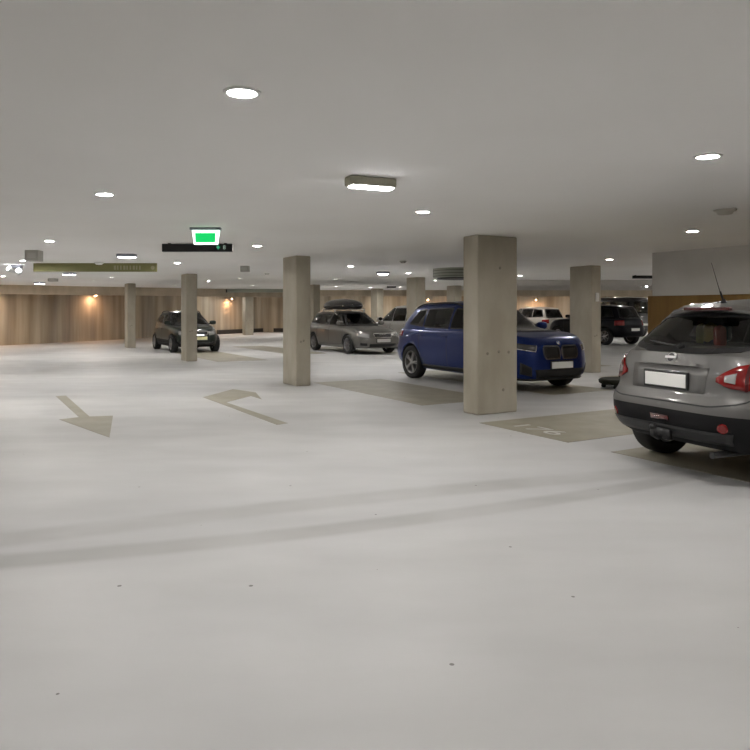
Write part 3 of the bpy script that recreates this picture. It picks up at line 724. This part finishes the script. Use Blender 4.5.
DGREEN = paint('dark_green_paint', (.016, .022, .018), .5, .3)
hp = estate_params(wb=2.46, R=.30, track=1.45, hw=.83, xf=1.95, xr=1.85, nf=3.6, nr=5, zsh=[(-2.0, .95), (-1, .95), (.7, .92), (1.1, .90), (1.6, .80), (2.0, .68)], gf=[(0, 1.15), (1, .15)], gr=[(0, 1.75), (1, 1.42)], gs=[(0, .78), (.5, .71), (.85, .62), (1, .54)], gz0=.88,
                   zroof=[(-1.5, 1.33), (-.9, 1.38), (-.3, 1.40), (.3, 1.37)], side=std_sides(.82, -.15, -.85, -1.3, .98, 1.31, .48, .18), rearw=([(-.55, 1.0), (.55, 1.0)], [(-.46, 1.29), (.46, 1.29)]), clad=.32, spokes=6)
hp['tl'] = [0, .05, .12, .2, .32, .4, .5, .6, .7, .78, .85, .91, .95, .98, 1]
h = Car(hp, 'hatchback_car', 'dark green small hatchback partly hidden by a pillar at the left', 'car', (-6.95, 25.6), 150, DGREEN)
common(h, plate=PLATEY, ph=.50, lz=.60, grw=.30, hx=(-.2, -.9), dx=(.9, -.06, -.95)); h.rails(-1.2, .1, .55, BLACK)

mp = estate_params(wb=2.7, R=.32, hw=.90, zsh=[(-2.3, 1.0), (-1, 1.02), (.9, 1.0), (1.4, .96), (1.9, .86), (2.3, .74)], gz0=.96, gf=[(0, 1.35), (1, .35)], gr=[(0, 2.12), (1, 1.85)], zroof=[(-1.9, 1.56), (-1, 1.62), (-.2, 1.62), (.4, 1.58)],
                   side=std_sides(1.0, -.1, -1.0, -1.8, 1.05, 1.53, .55, .15), wind=([(-.7, 1.05), (.7, 1.05)], [(-.54, 1.54), (.54, 1.54)]), rearw=([(-.60, 1.06), (.60, 1.06)], [(-.52, 1.5), (.52, 1.5)]), cutz=1.6)
WHITEP = paint('white_paint', (.62, .62, .60), .1, .35)
w = Car(mp, 'family_car', 'white family car parked behind the nose of the grey estate car', 'car', (1.31, 27.4), -30, WHITEP)
common(w, zs=1.0, lz=.66)

sp_ = estate_params(wb=2.66, R=.36, track=1.58, hw=.91, xf=2.2, xr=2.2, zbot=[(-2.3, .34), (2.3, .32)], zsh=[(-2.3, 1.08), (-1, 1.10), (.9, 1.08), (1.4, 1.05), (1.9, .98), (2.3, .86)], gz0=1.05, gf=[(0, 1.25), (1, .4)], gr=[(0, 2.1), (1, 1.80)],
                    zroof=[(-1.9, 1.60), (-1, 1.66), (-.2, 1.67), (.4, 1.62)], side=std_sides(.95, -.1, -1.0, -1.7, 1.14, 1.57, .45, .18), wind=([(-.7, 1.14), (.7, 1.14)], [(-.54, 1.59), (.54, 1.59)]), rearw=([(-.62, 1.14), (.62, 1.14)], [(-.52, 1.55), (.52, 1.55)]), cutz=1.6)
BLACKP = paint('black_paint', (.004, .004, .007), .0, .3); BLACKP.node_tree.nodes['Principled BSDF'].inputs['Coat Weight'].default_value = .08; BLACKP.node_tree.nodes['Principled BSDF'].inputs['Specular IOR Level'].default_value = .15
s4 = Car(sp_, 'off_road_car', 'black off-road car seen from behind, between the right pillar and the ochre wall', 'car', (9.7, 30.95), -30, BLACKP)
common(s4, zs=1.08, lz=.72, plate=PLATE, ph=.46)
sl = Car(mp, 'parked_car', 'pale silver car in the far distance, seen above the blue bonnet', 'car', (8.9, 40.2), -30, paint('pale_silver', (.34, .32, .28), .3, .35))
common(sl, zs=1.0, lz=.66)
vp = estate_params(wb=3.0, R=.34, track=1.65, hw=.98, xf=2.45, xr=2.5, zbot=[(-2.5, .34), (2.5, .30)], zsh=[(-2.6, 1.25), (-1, 1.25), (1.2, 1.2), (1.7, 1.15), (2.1, 1.0), (2.5, .85)], gz0=1.18, gf=[(0, 1.8), (1, .95)], gr=[(0, 2.45), (1, 2.35)], gs=[(0, .93), (.6, .87), (.9, .78), (1, .70)],
                   zroof=[(-2.4, 2.12), (-1, 2.16), (.2, 2.16), (1.0, 2.08)], side=std_sides(1.45, .4, -.8, -2.1, 1.3, 1.95, .5, .05), wind=([(-.8, 1.3), (.8, 1.3)], [(-.68, 2.02), (.68, 2.02)]), rearw=([(-.7, 1.3), (.7, 1.3)], [(-.66, 1.95), (.66, 1.95)]), cutz=2.1)
vn = Car(vp, 'passenger_van', 'tall dark passenger van standing farthest back beyond the black car', 'van', (13.2, 39.5), -30, paint('van_paint', (.05, .05, .052), .4, .3))
common(vn, zs=1.2, lz=.75, ph=.5, hx=(.1, -1.2), mx=1.2, dx=(1.5, .45, -.75))

# ------------------------------------------------------------------ low black trolley on the floor by the right pillar
c = fl(613, 388); root = thing('transport_dolly', 'low black oval dolly on the floor in front of the silver car', 'dolly', (c.x+.2, c.y+.05, 0), math.radians(20))
bm = bmesh.new(); lathe(bm, [(0, .07), (.40, .07), (.46, .10), (.47, .15), (.44, .175), (.30, .16), (0, .165)], 36, Matrix.Diagonal((1.0, .8, 1, 1))); obj('deck', bm, mat('dolly_deck', (.018, .019, .012), .7, spec=.2), root, True)
for x, y in ((-.3, -.17), (.3, -.17), (-.3, .17), (.3, .17)):
    bm = bmesh.new(); lathe(bm, [(0, -.02), (.04, -.02), (.04, .02), (0, .02)], 16, Matrix.Translation((x, y, .04)) @ Matrix.Rotation(PI/2, 4, 'X')); box(bm, (x-.02, y-.028, .04), (x+.02, y+.028, .075)); obj('caster', bm, RUBBER, root)

# ------------------------------------------------------------------ ceiling fittings
def make_downlight(lab, em=LAMP):
    t = thing('ceiling_downlight', lab, 'ceiling light')
    bm = bmesh.new(); lathe(bm, [(.066, -.002), (.070, -.010), (.088, -.006), (.092, .0), (.066, .0)], 24); obj('trim_ring', bm, TRIMW, t, True)
    bm = bmesh.new(); lathe(bm, [(0, -.004), (.067, -.004), (.067, -.001), (0, -.001)], 20); obj('lamp_lens', bm, em, t)
    return t
vis = [((242, 92), 'round ceiling downlight nearest the camera, largest in view'),
       ((708, 156), 'round downlight high at the right edge above the silver car'),
       ((104.5, 194), 'round downlight at the upper left, level with the batten light'),
       ((423, 211.5), 'round downlight just right of and below the batten light'),
       ((692.5, 231), 'round downlight above the antenna of the silver car'),
       ((49.4, 240.8), 'round downlight above the small grey ceiling box at the left'),
       ((257, 245.7), 'round downlight right of the lit green exit sign'),
       ((609.4, 259.3), 'round downlight right of the pillar by the blue car nose'),
       ((22.8, 260.5), 'round downlight touching the small grey ceiling box'),
       ((177.5, 262.8), 'round downlight below the black display, left of the hatchback pillar top'),
       ((351, 266.2), 'round downlight between the two middle pillar tops, left of the dome light'),
       ((408, 273), 'round downlight above the pillar behind the blue car'),
       ((519.5, 276), 'round downlight at the right edge of the thick pillar'),
       ((3, 276), 'round downlight at the far left edge of the view'),
       ((111.7, 277), 'round downlight under the middle of the olive board'),
       ((240.7, 278), 'round downlight below the pale sensor box'),
       ((335.6, 278.7), 'round downlight above the roof box, upper of two'),
       ((435.4, 280.4), 'round downlight left under the ventilation drum'),
       ((93.5, 280.5), 'round distant downlight lower left of the olive board middle'),
       ((209, 281), 'round downlight over the windscreen side of the hatchback'),
       ((455.6, 284), 'round downlight right under the ventilation drum'),
       ((75, 284.6), 'round distant downlight just above the beige beam at the left'),
       ((252.4, 285.3), 'round distant downlight at the pale far pillar top'),
       ((175.8, 285.4), 'round distant downlight above the hatchback roof'),
       ((335.6, 286.4), 'round distant downlight above the roof box, lower of two'),
       ((370, 287.4), 'round distant downlight left of the distant middle pillar'),
       ((400.4, 287.2), 'round distant downlight right of the small far display'),
       ((622, 288.6), 'round distant downlight before the dark van')]
first = None; second = None; placed = []
for (px, py), lab in vis:
    p = ce(px, py); placed.append(p)
    if first is None: first = make_downlight(lab); first.location = p; first['group'] = 'round ceiling downlights'
    elif p.y < 7: dup(first, p, 0, lab)
    elif second is None: second = make_downlight(lab, LAMP2); second.location = p
    else: dup(second, p, 0, lab)
first['group'] = 'round ceiling downlights'
for o in list(COL.objects):
    if o.name.startswith('ceiling_downlight'): o['group'] = 'round ceiling downlights'
# unseen downlights added on the same grid to light the room
a_, b_ = Vector((2.9, 1.4, 0)), Vector((-1.8, 2.94, 0)); o0 = Vector((-.64, 3.36, CEIL))
for i in range(-14, 15):
    for j in range(-14, 15):
        p = o0+a_*i+b_*j
        inside = -7 < p.y < 46 and p.x < 23
        # left of the long wall?
        wl = WP.x-(WP.y-p.y)*math.tan(math.radians(23.5))
        inside = inside and p.x > wl+1.0
        inview = p.y > .1 and abs(p.x/p.y) < .555 and (p.z-EYE)*F/p.y < HY
        hidden = p.y > 37
        enc = (p.xy-A0).dot(dA) > -.3 and (p.xy-A0).dot(nA) > -.4 and (p.xy-A0).dot(nA) < 3.3 and (p.xy-A0).dot(dA) < 12.3
        if not inside or enc: continue
        if inview and not hidden: continue
        if min((p-q_).length for q_ in placed) < 1.6: continue
        if p.y < -.5 or p.x < -24 or (p.y < 7.0 and p.x < -5): continue
        placed.append(p); dup(first if p.y < 7 else second, p, 0, 'added round white ceiling downlight, unseen beyond the picture edge or behind the far beam', 'added downlights out of view')
# dome light
p = ce(383, 271.8); t = thing('dome_light', 'round surface light with grey rim left of the pillar behind the blue car', 'ceiling light', p)
bm = bmesh.new(); lathe(bm, [(0, 0), (.17, 0), (.19, -.03), (.16, -.06), (.15, -.06), (.15, -.03), (0, -.03)], 28); obj('rim', bm, HOUSEB, t, True)
bm = bmesh.new(); lathe(bm, [(.149, -.045), (.12, -.075), (.07, -.09), (0, -.095)], 24); obj('dome', bm, LAMPFAR, t, True)

def batten(p, rz, L, W, H, lab, hm, group='rectangular ceiling lights'):
    t = thing('batten_light', lab, 'ceiling light', p, rz, group)
    bm = bmesh.new(); box(bm, (-L/2, -W/2, -H*.86), (L/2, W/2, 0), None, .015); obj('housing', bm, hm, t)
    bm = bmesh.new(); box(bm, (-L*.44, -W*.42, -H), (L*.47, W*.42, -H*.6), None, .018); obj('diffuser', bm, LAMPFAR, t)
    bm = bmesh.new(); box(bm, (-L/2+.005, -W*.44, -H*.8), (-L*.445, W*.44, -H*.58), None, .004); obj('end_cap', bm, HOUSEB, t)
    return t
batten((-.035, 5.55, CEIL), math.radians(24), .40, .14, .085, 'rectangular lit batten light on the ceiling, largest in view', HOUSE)
batten(ce(126.7, 254, CEIL), 0, .34, .16, .07, 'rectangular light above the right end of the olive board', HOUSEB)
batten(ce(69, 272.5, CEIL), 0, .34, .16, .07, 'rectangular light just below the olive board at the left', HOUSEB)
batten(ce(39.5, 282.2, CEIL), 0, .36, .16, .07, 'rectangular light nearest the beige beam at the far left', HOUSEB)

# exit sign
p = ce(206, 227.5); t = thing('exit_sign', 'lit green exit sign with white border under the ceiling', 'sign', p, 0)
bm = bmesh.new(); box(bm, (-.20, -.04, -.035), (.19, .04, 0), None, .008); obj('housing', bm, HOUSEB, t)
bm = bmesh.new(); pts = [(-.175, -.036), (.175, -.036), (.15, -.215), (-.15, -.215)]; prism(bm, pts, -.012, .012, Matrix.Rotation(PI/2, 4, 'X')); obj('light_panel', bm, mat('exit_white', (1, 1, 1), .4, emit=(.75, 1, .85), es=2.2), t)
bm = bmesh.new(); pts = [(-.135, -.07), (.125, -.07), (.12, -.19), (-.13, -.19)]; prism(bm, pts, .012, .018, Matrix.Rotation(PI/2, 4, 'X')); obj('green_field', bm, mat('exit_green', (.01, .35, .09), .4, emit=(.0, .62, .13), es=.75), t)
# black display signs
def led(p, L, H, lab, marks):
    t = thing('display_sign', lab, 'sign', p, 0)
    bm = bmesh.new(); box(bm, (-L/2, -.04, -H), (L/2, .04, -.012), None, .006)
    for x in (-L*.4, L*.4): box(bm, (x-.02, -.02, -.02), (x+.02, .02, 0))
    obj('housing', bm, mat('display_black', (.006, .005, .006), .4), t)
    if marks:
        G = mat('led_green', (.02, .2, .1), .5, emit=(.05, .55, .25), es=.45); W_ = mat('led_pale', (.3, .4, .35), .5, emit=(.4, .55, .45), es=.5)
        x = L*.36; z = -H/2-.004
        bm = bmesh.new(); prism(bm, [(x-.035, z+.012), (x-.012, z+.012), (x-.012, z+.03), (x+.012, z+.03), (x+.012, z+.012), (x+.035, z+.012), (x, z-.032)], .0405, .044, Matrix.Translation((-.06, 0, 0)) @ Matrix.Rotation(PI/2, 4, 'X')); obj('green_arrow', bm, G, t)
        o = text_mesh('8', .085, 'digit', W_, t, .001); o.rotation_euler = (PI/2, 0, 0); o.location = (x+.035, -.043, z)
    return t
led(ce(197.5, 243.2), 1.09, .135, 'long black display sign hanging behind the lit exit sign', True)
led(ce(646, 275.2), .80, .10, 'black display sign running behind the white upper wall', False)
led(ce(391.5, 286.2), .40, .07, 'tiny far black display left of the pillar behind the blue car', False)
# olive sign board with faint lettering bars
p0 = ce(32, 263); p1 = ce(158, 263.5); L = (p1-p0).length; c = (p0+p1)/2
t = thing('sign_board', 'long olive sign board hanging from the ceiling at the left', 'sign', c, 0)
bm = bmesh.new(); box(bm, (-L/2, -.02, -.19), (L/2, .02, 0), None, .004); obj('board', bm, mat('olive_board', (.20, .19, .075), .6), t)
for k, x in enumerate([.42+.07*i for i in range(9)]+[1.28]):
    bm = bmesh.new(); 
    w_ = .03 if k % 3 else .045
    if k == 9: lathe(bm, [(0, .0), (.042, .0), (.042, .004), (0, .004)], 16, Matrix.Translation((x, -.02, -.10)) @ Matrix.Rotation(PI/2, 4, 'X'))
    else: box(bm, (x, -.024, -.145), (x+w_, -.019, -.055))
    obj('letter', bm, mat('letter_pale', (.33, .31, .20), .6), t)
p = ce(103, 266); bm = bmesh.new(); lathe(bm, [(0, 0), (.1, 0), (.1, -.02), (.06, -.055), (0, -.06)], 20); o = obj('smoke_detector', bm, TRIMW, None, True); o.location = (c.x+.22, c.y-.35, CEIL); tag(o, 'round white detector in front of the olive board', 'detector')
# small ceiling boxes and detectors
def cbox(px, py, wx, h, lab, m=None, nm='ceiling_box'):
    p = ce(px, py); t = thing(nm, lab, 'box', p)
    bm = bmesh.new(); box(bm, (-wx/2, -wx*.4, -h), (wx/2, wx*.4, 0), None, .01); obj('casing', bm, m or mat('box_grey', (.40, .39, .35), .6), t)
    bm = bmesh.new(); box(bm, (-wx*.3, -wx*.4-.006, -h*.75), (wx*.3, -wx*.4+.002, -h*.25), None, .002); obj('cover', bm, mat('box_cover', (.46, .45, .41), .6), t)
    return t
cbox(34, 250.5, .24, .19, 'grey cube box on the ceiling at the left above the olive board')
cbox(53, 278.5, .26, .10, 'flat grey box on the distant ceiling under the olive board')
cbox(245, 266, .20, .14, 'pale sensor box on the ceiling right of the hatchback pillar')
def det(p, lab, r=.055):
    t = thing('ceiling_detector', lab, 'detector', p)
    bm = bmesh.new(); lathe(bm, [(0, 0), (r*1.3, 0), (r*1.3, -.012), (r, -.02), (r*.8, -.045), (0, -.05)], 20); obj('base', bm, mat('detector_body', (.5, .48, .42), .5), t, True)
    for x in (-.03, .035):
        bm = bmesh.new(); lathe(bm, [(0, 0), (.012, 0), (.012, -.006), (0, -.008)], 12, Matrix.Translation((x, -.04, -.03))); obj('sensor', bm, BLACK, t)
det(ce(725, 210), 'round detector on the ceiling above the antenna at the right', .085)
det(ce(403, 261), 'small dark detector above the pillar behind the blue car', .06)
det(ce(267, 273), 'tiny detector on the ceiling left of the pillar at the bent arrow', .06)
# ventilation drum
p = ce(457, 268.8); t = thing('ventilation_drum', 'flat olive grey ventilation drum behind the thick pillar top', 'ventilation unit', p)
bm = bmesh.new(); lathe(bm, [(0, 0), (.60, 0), (.60, -.22), (.58, -.23), (0, -.23)], 40); obj('drum', bm, mat('drum_grey', (.33, .345, .28), .5), t)
bm = bmesh.new(); lathe(bm, [(.50, -.23), (.50, -.265), (0, -.265)], 36); obj('outlet', bm, DISC, t)
for k in range(3):
    bm = bmesh.new(); lathe(bm, [(.603, -.05-.07*k), (.606, -.055-.07*k), (.603, -.06-.07*k)], 40); obj('seam_ring', bm, DISC, t)
# duct above the pale far pillar
t = thing('air_duct', 'grey green air duct slanting over the pale far pillar', 'duct', (-6.0, 34.2, CEIL-.006))
bm = bmesh.new(); box(bm, (-1.7, -.15, -.16), (1.9, .15, 0), Matrix.Rotation(math.radians(-8), 4, 'Z'), .02); obj('duct_body', bm, mat('duct_grey', (.36, .38, .32), .5), t)
bm = bmesh.new(); box(bm, (-1.3, -.18, -.165), (-1.22, .18, 0), Matrix.Rotation(math.radians(-8), 4, 'Z')); obj('flange', bm, DISC, t)
# emergency twin spots
def twin(p, lab, s=1.0):
    t = thing('twin_spotlight', lab, 'spotlight', p)
    bm = bmesh.new(); box(bm, (-.10*s, -.06*s, -.07*s), (.10*s, .06*s, 0), None, .01); obj('mount', bm, HOUSEB, t)
    for x, ty, tz in ((-.11, -.5, -.02), (.06, .35, -.07)):
        M = Matrix.Translation((x*s, -.05*s, (tz-.08)*s)) @ Matrix.Rotation(PI/2-.7, 4, 'X') @ Matrix.Rotation(ty, 4, 'Y')
        bm = bmesh.new(); lathe(bm, [(.03*s, -.10*s), (.055*s, -.02*s), (.062*s, .05*s), (.055*s, .05*s)], 18, M); hd = obj('spot_head', bm, TRIMW, t, True)
        bm = bmesh.new(); lathe(bm, [(0, .052*s), (.055*s, .05*s)], 18, M); lathe(bm, [(0, .075*s), (.04*s, .068*s), (.056*s, .05*s)], 18, M); obj('lens', bm, SPOTG, hd)
twin(ce(17, 265), 'bright white twin spotlight at the far left under the ceiling', 1.1)
twin(ce(643, 282.5), 'twin spotlight beside the white wall edge at the right', 1.1)
# warm wall lights
def wall_light(p, lab):
    t = thing('wall_light', lab, 'wall light', p)
    bm = bmesh.new(); lathe(bm, [(0, 0), (.06, 0), (.075, -.05), (.075, -.13), (.06, -.13), (.06, -.1)], 20); box(bm, (-.02, -.02, 0), (.02, .02, CEIL-p[2])); obj('shade', bm, HOUSE, t)
    bm = bmesh.new(); lathe(bm, [(0, -.115), (.058, -.115)], 20); lathe(bm, [(0, -.14), (.05, -.125), (.06, -.11)], 20); obj('bulb', bm, LAMPW, t)
def atY(px, Y): return ((px-CX)*Y/F, Y)
for px, Y, lab in ((229, 43.3, 'warm light glowing on the board-marked wall left of the pale far pillar'),
                   (428, 46.3, 'warm light on the far wall right of the pillar behind the blue car'),
                   (454, 46.4, 'warm light on the far wall just left of the thick pillar'),
                   (536, 46.4, 'warm light on the far wall above the pale silver car'),
                   (607, 46.4, 'warm light on the far wall right of the right pillar'),
                   (119, 33.2, 'warm light on the left wall beside the narrow distant pillar'),
                   (1, 28.2, 'warm light on the left wall at the picture edge')):
    x, y = atY(px, Y)
    wl = WP.x-(WP.y-y)*math.tan(math.radians(23.5))
    if px < 300: x = wl+.35
    wall_light((x, y, 2.28), lab)

# ------------------------------------------------------------------ camera, world, view
cam = bpy.data.cameras.new('camera'); co = bpy.data.objects.new('camera', cam); COL.objects.link(co)
co.location = (0, 0, EYE); co.rotation_euler = (PI/2, 0, 0); cam.sensor_width = 36; cam.lens = 36*F/750; cam.shift_y = (HY-375)/750
cam.clip_end = 200
sc = bpy.context.scene; sc.camera = co
wd = bpy.data.worlds.new('world'); sc.world = wd; wd.use_nodes = True; wd.node_tree.nodes['Background'].inputs[0].default_value = (0, 0, 0, 1)
sc.view_settings.view_transform = 'Standard'; sc.view_settings.look = 'None'; sc.view_settings.gamma = 1; sc.view_settings.exposure = .32
sc.view_settings.use_curve_mapping = False
try:
    sc.cycles.use_denoising = True; sc.cycles.denoiser = 'OPENIMAGEDENOISE'; sc.cycles.sample_clamp_indirect = 6; sc.cycles.max_bounces = 10; sc.cycles.diffuse_bounces = 6
    sc.cycles.use_light_tree = True; sc.cycles.transparent_max_bounces = 12; sc.cycles.caustics_reflective = False
except Exception as e: print(e)
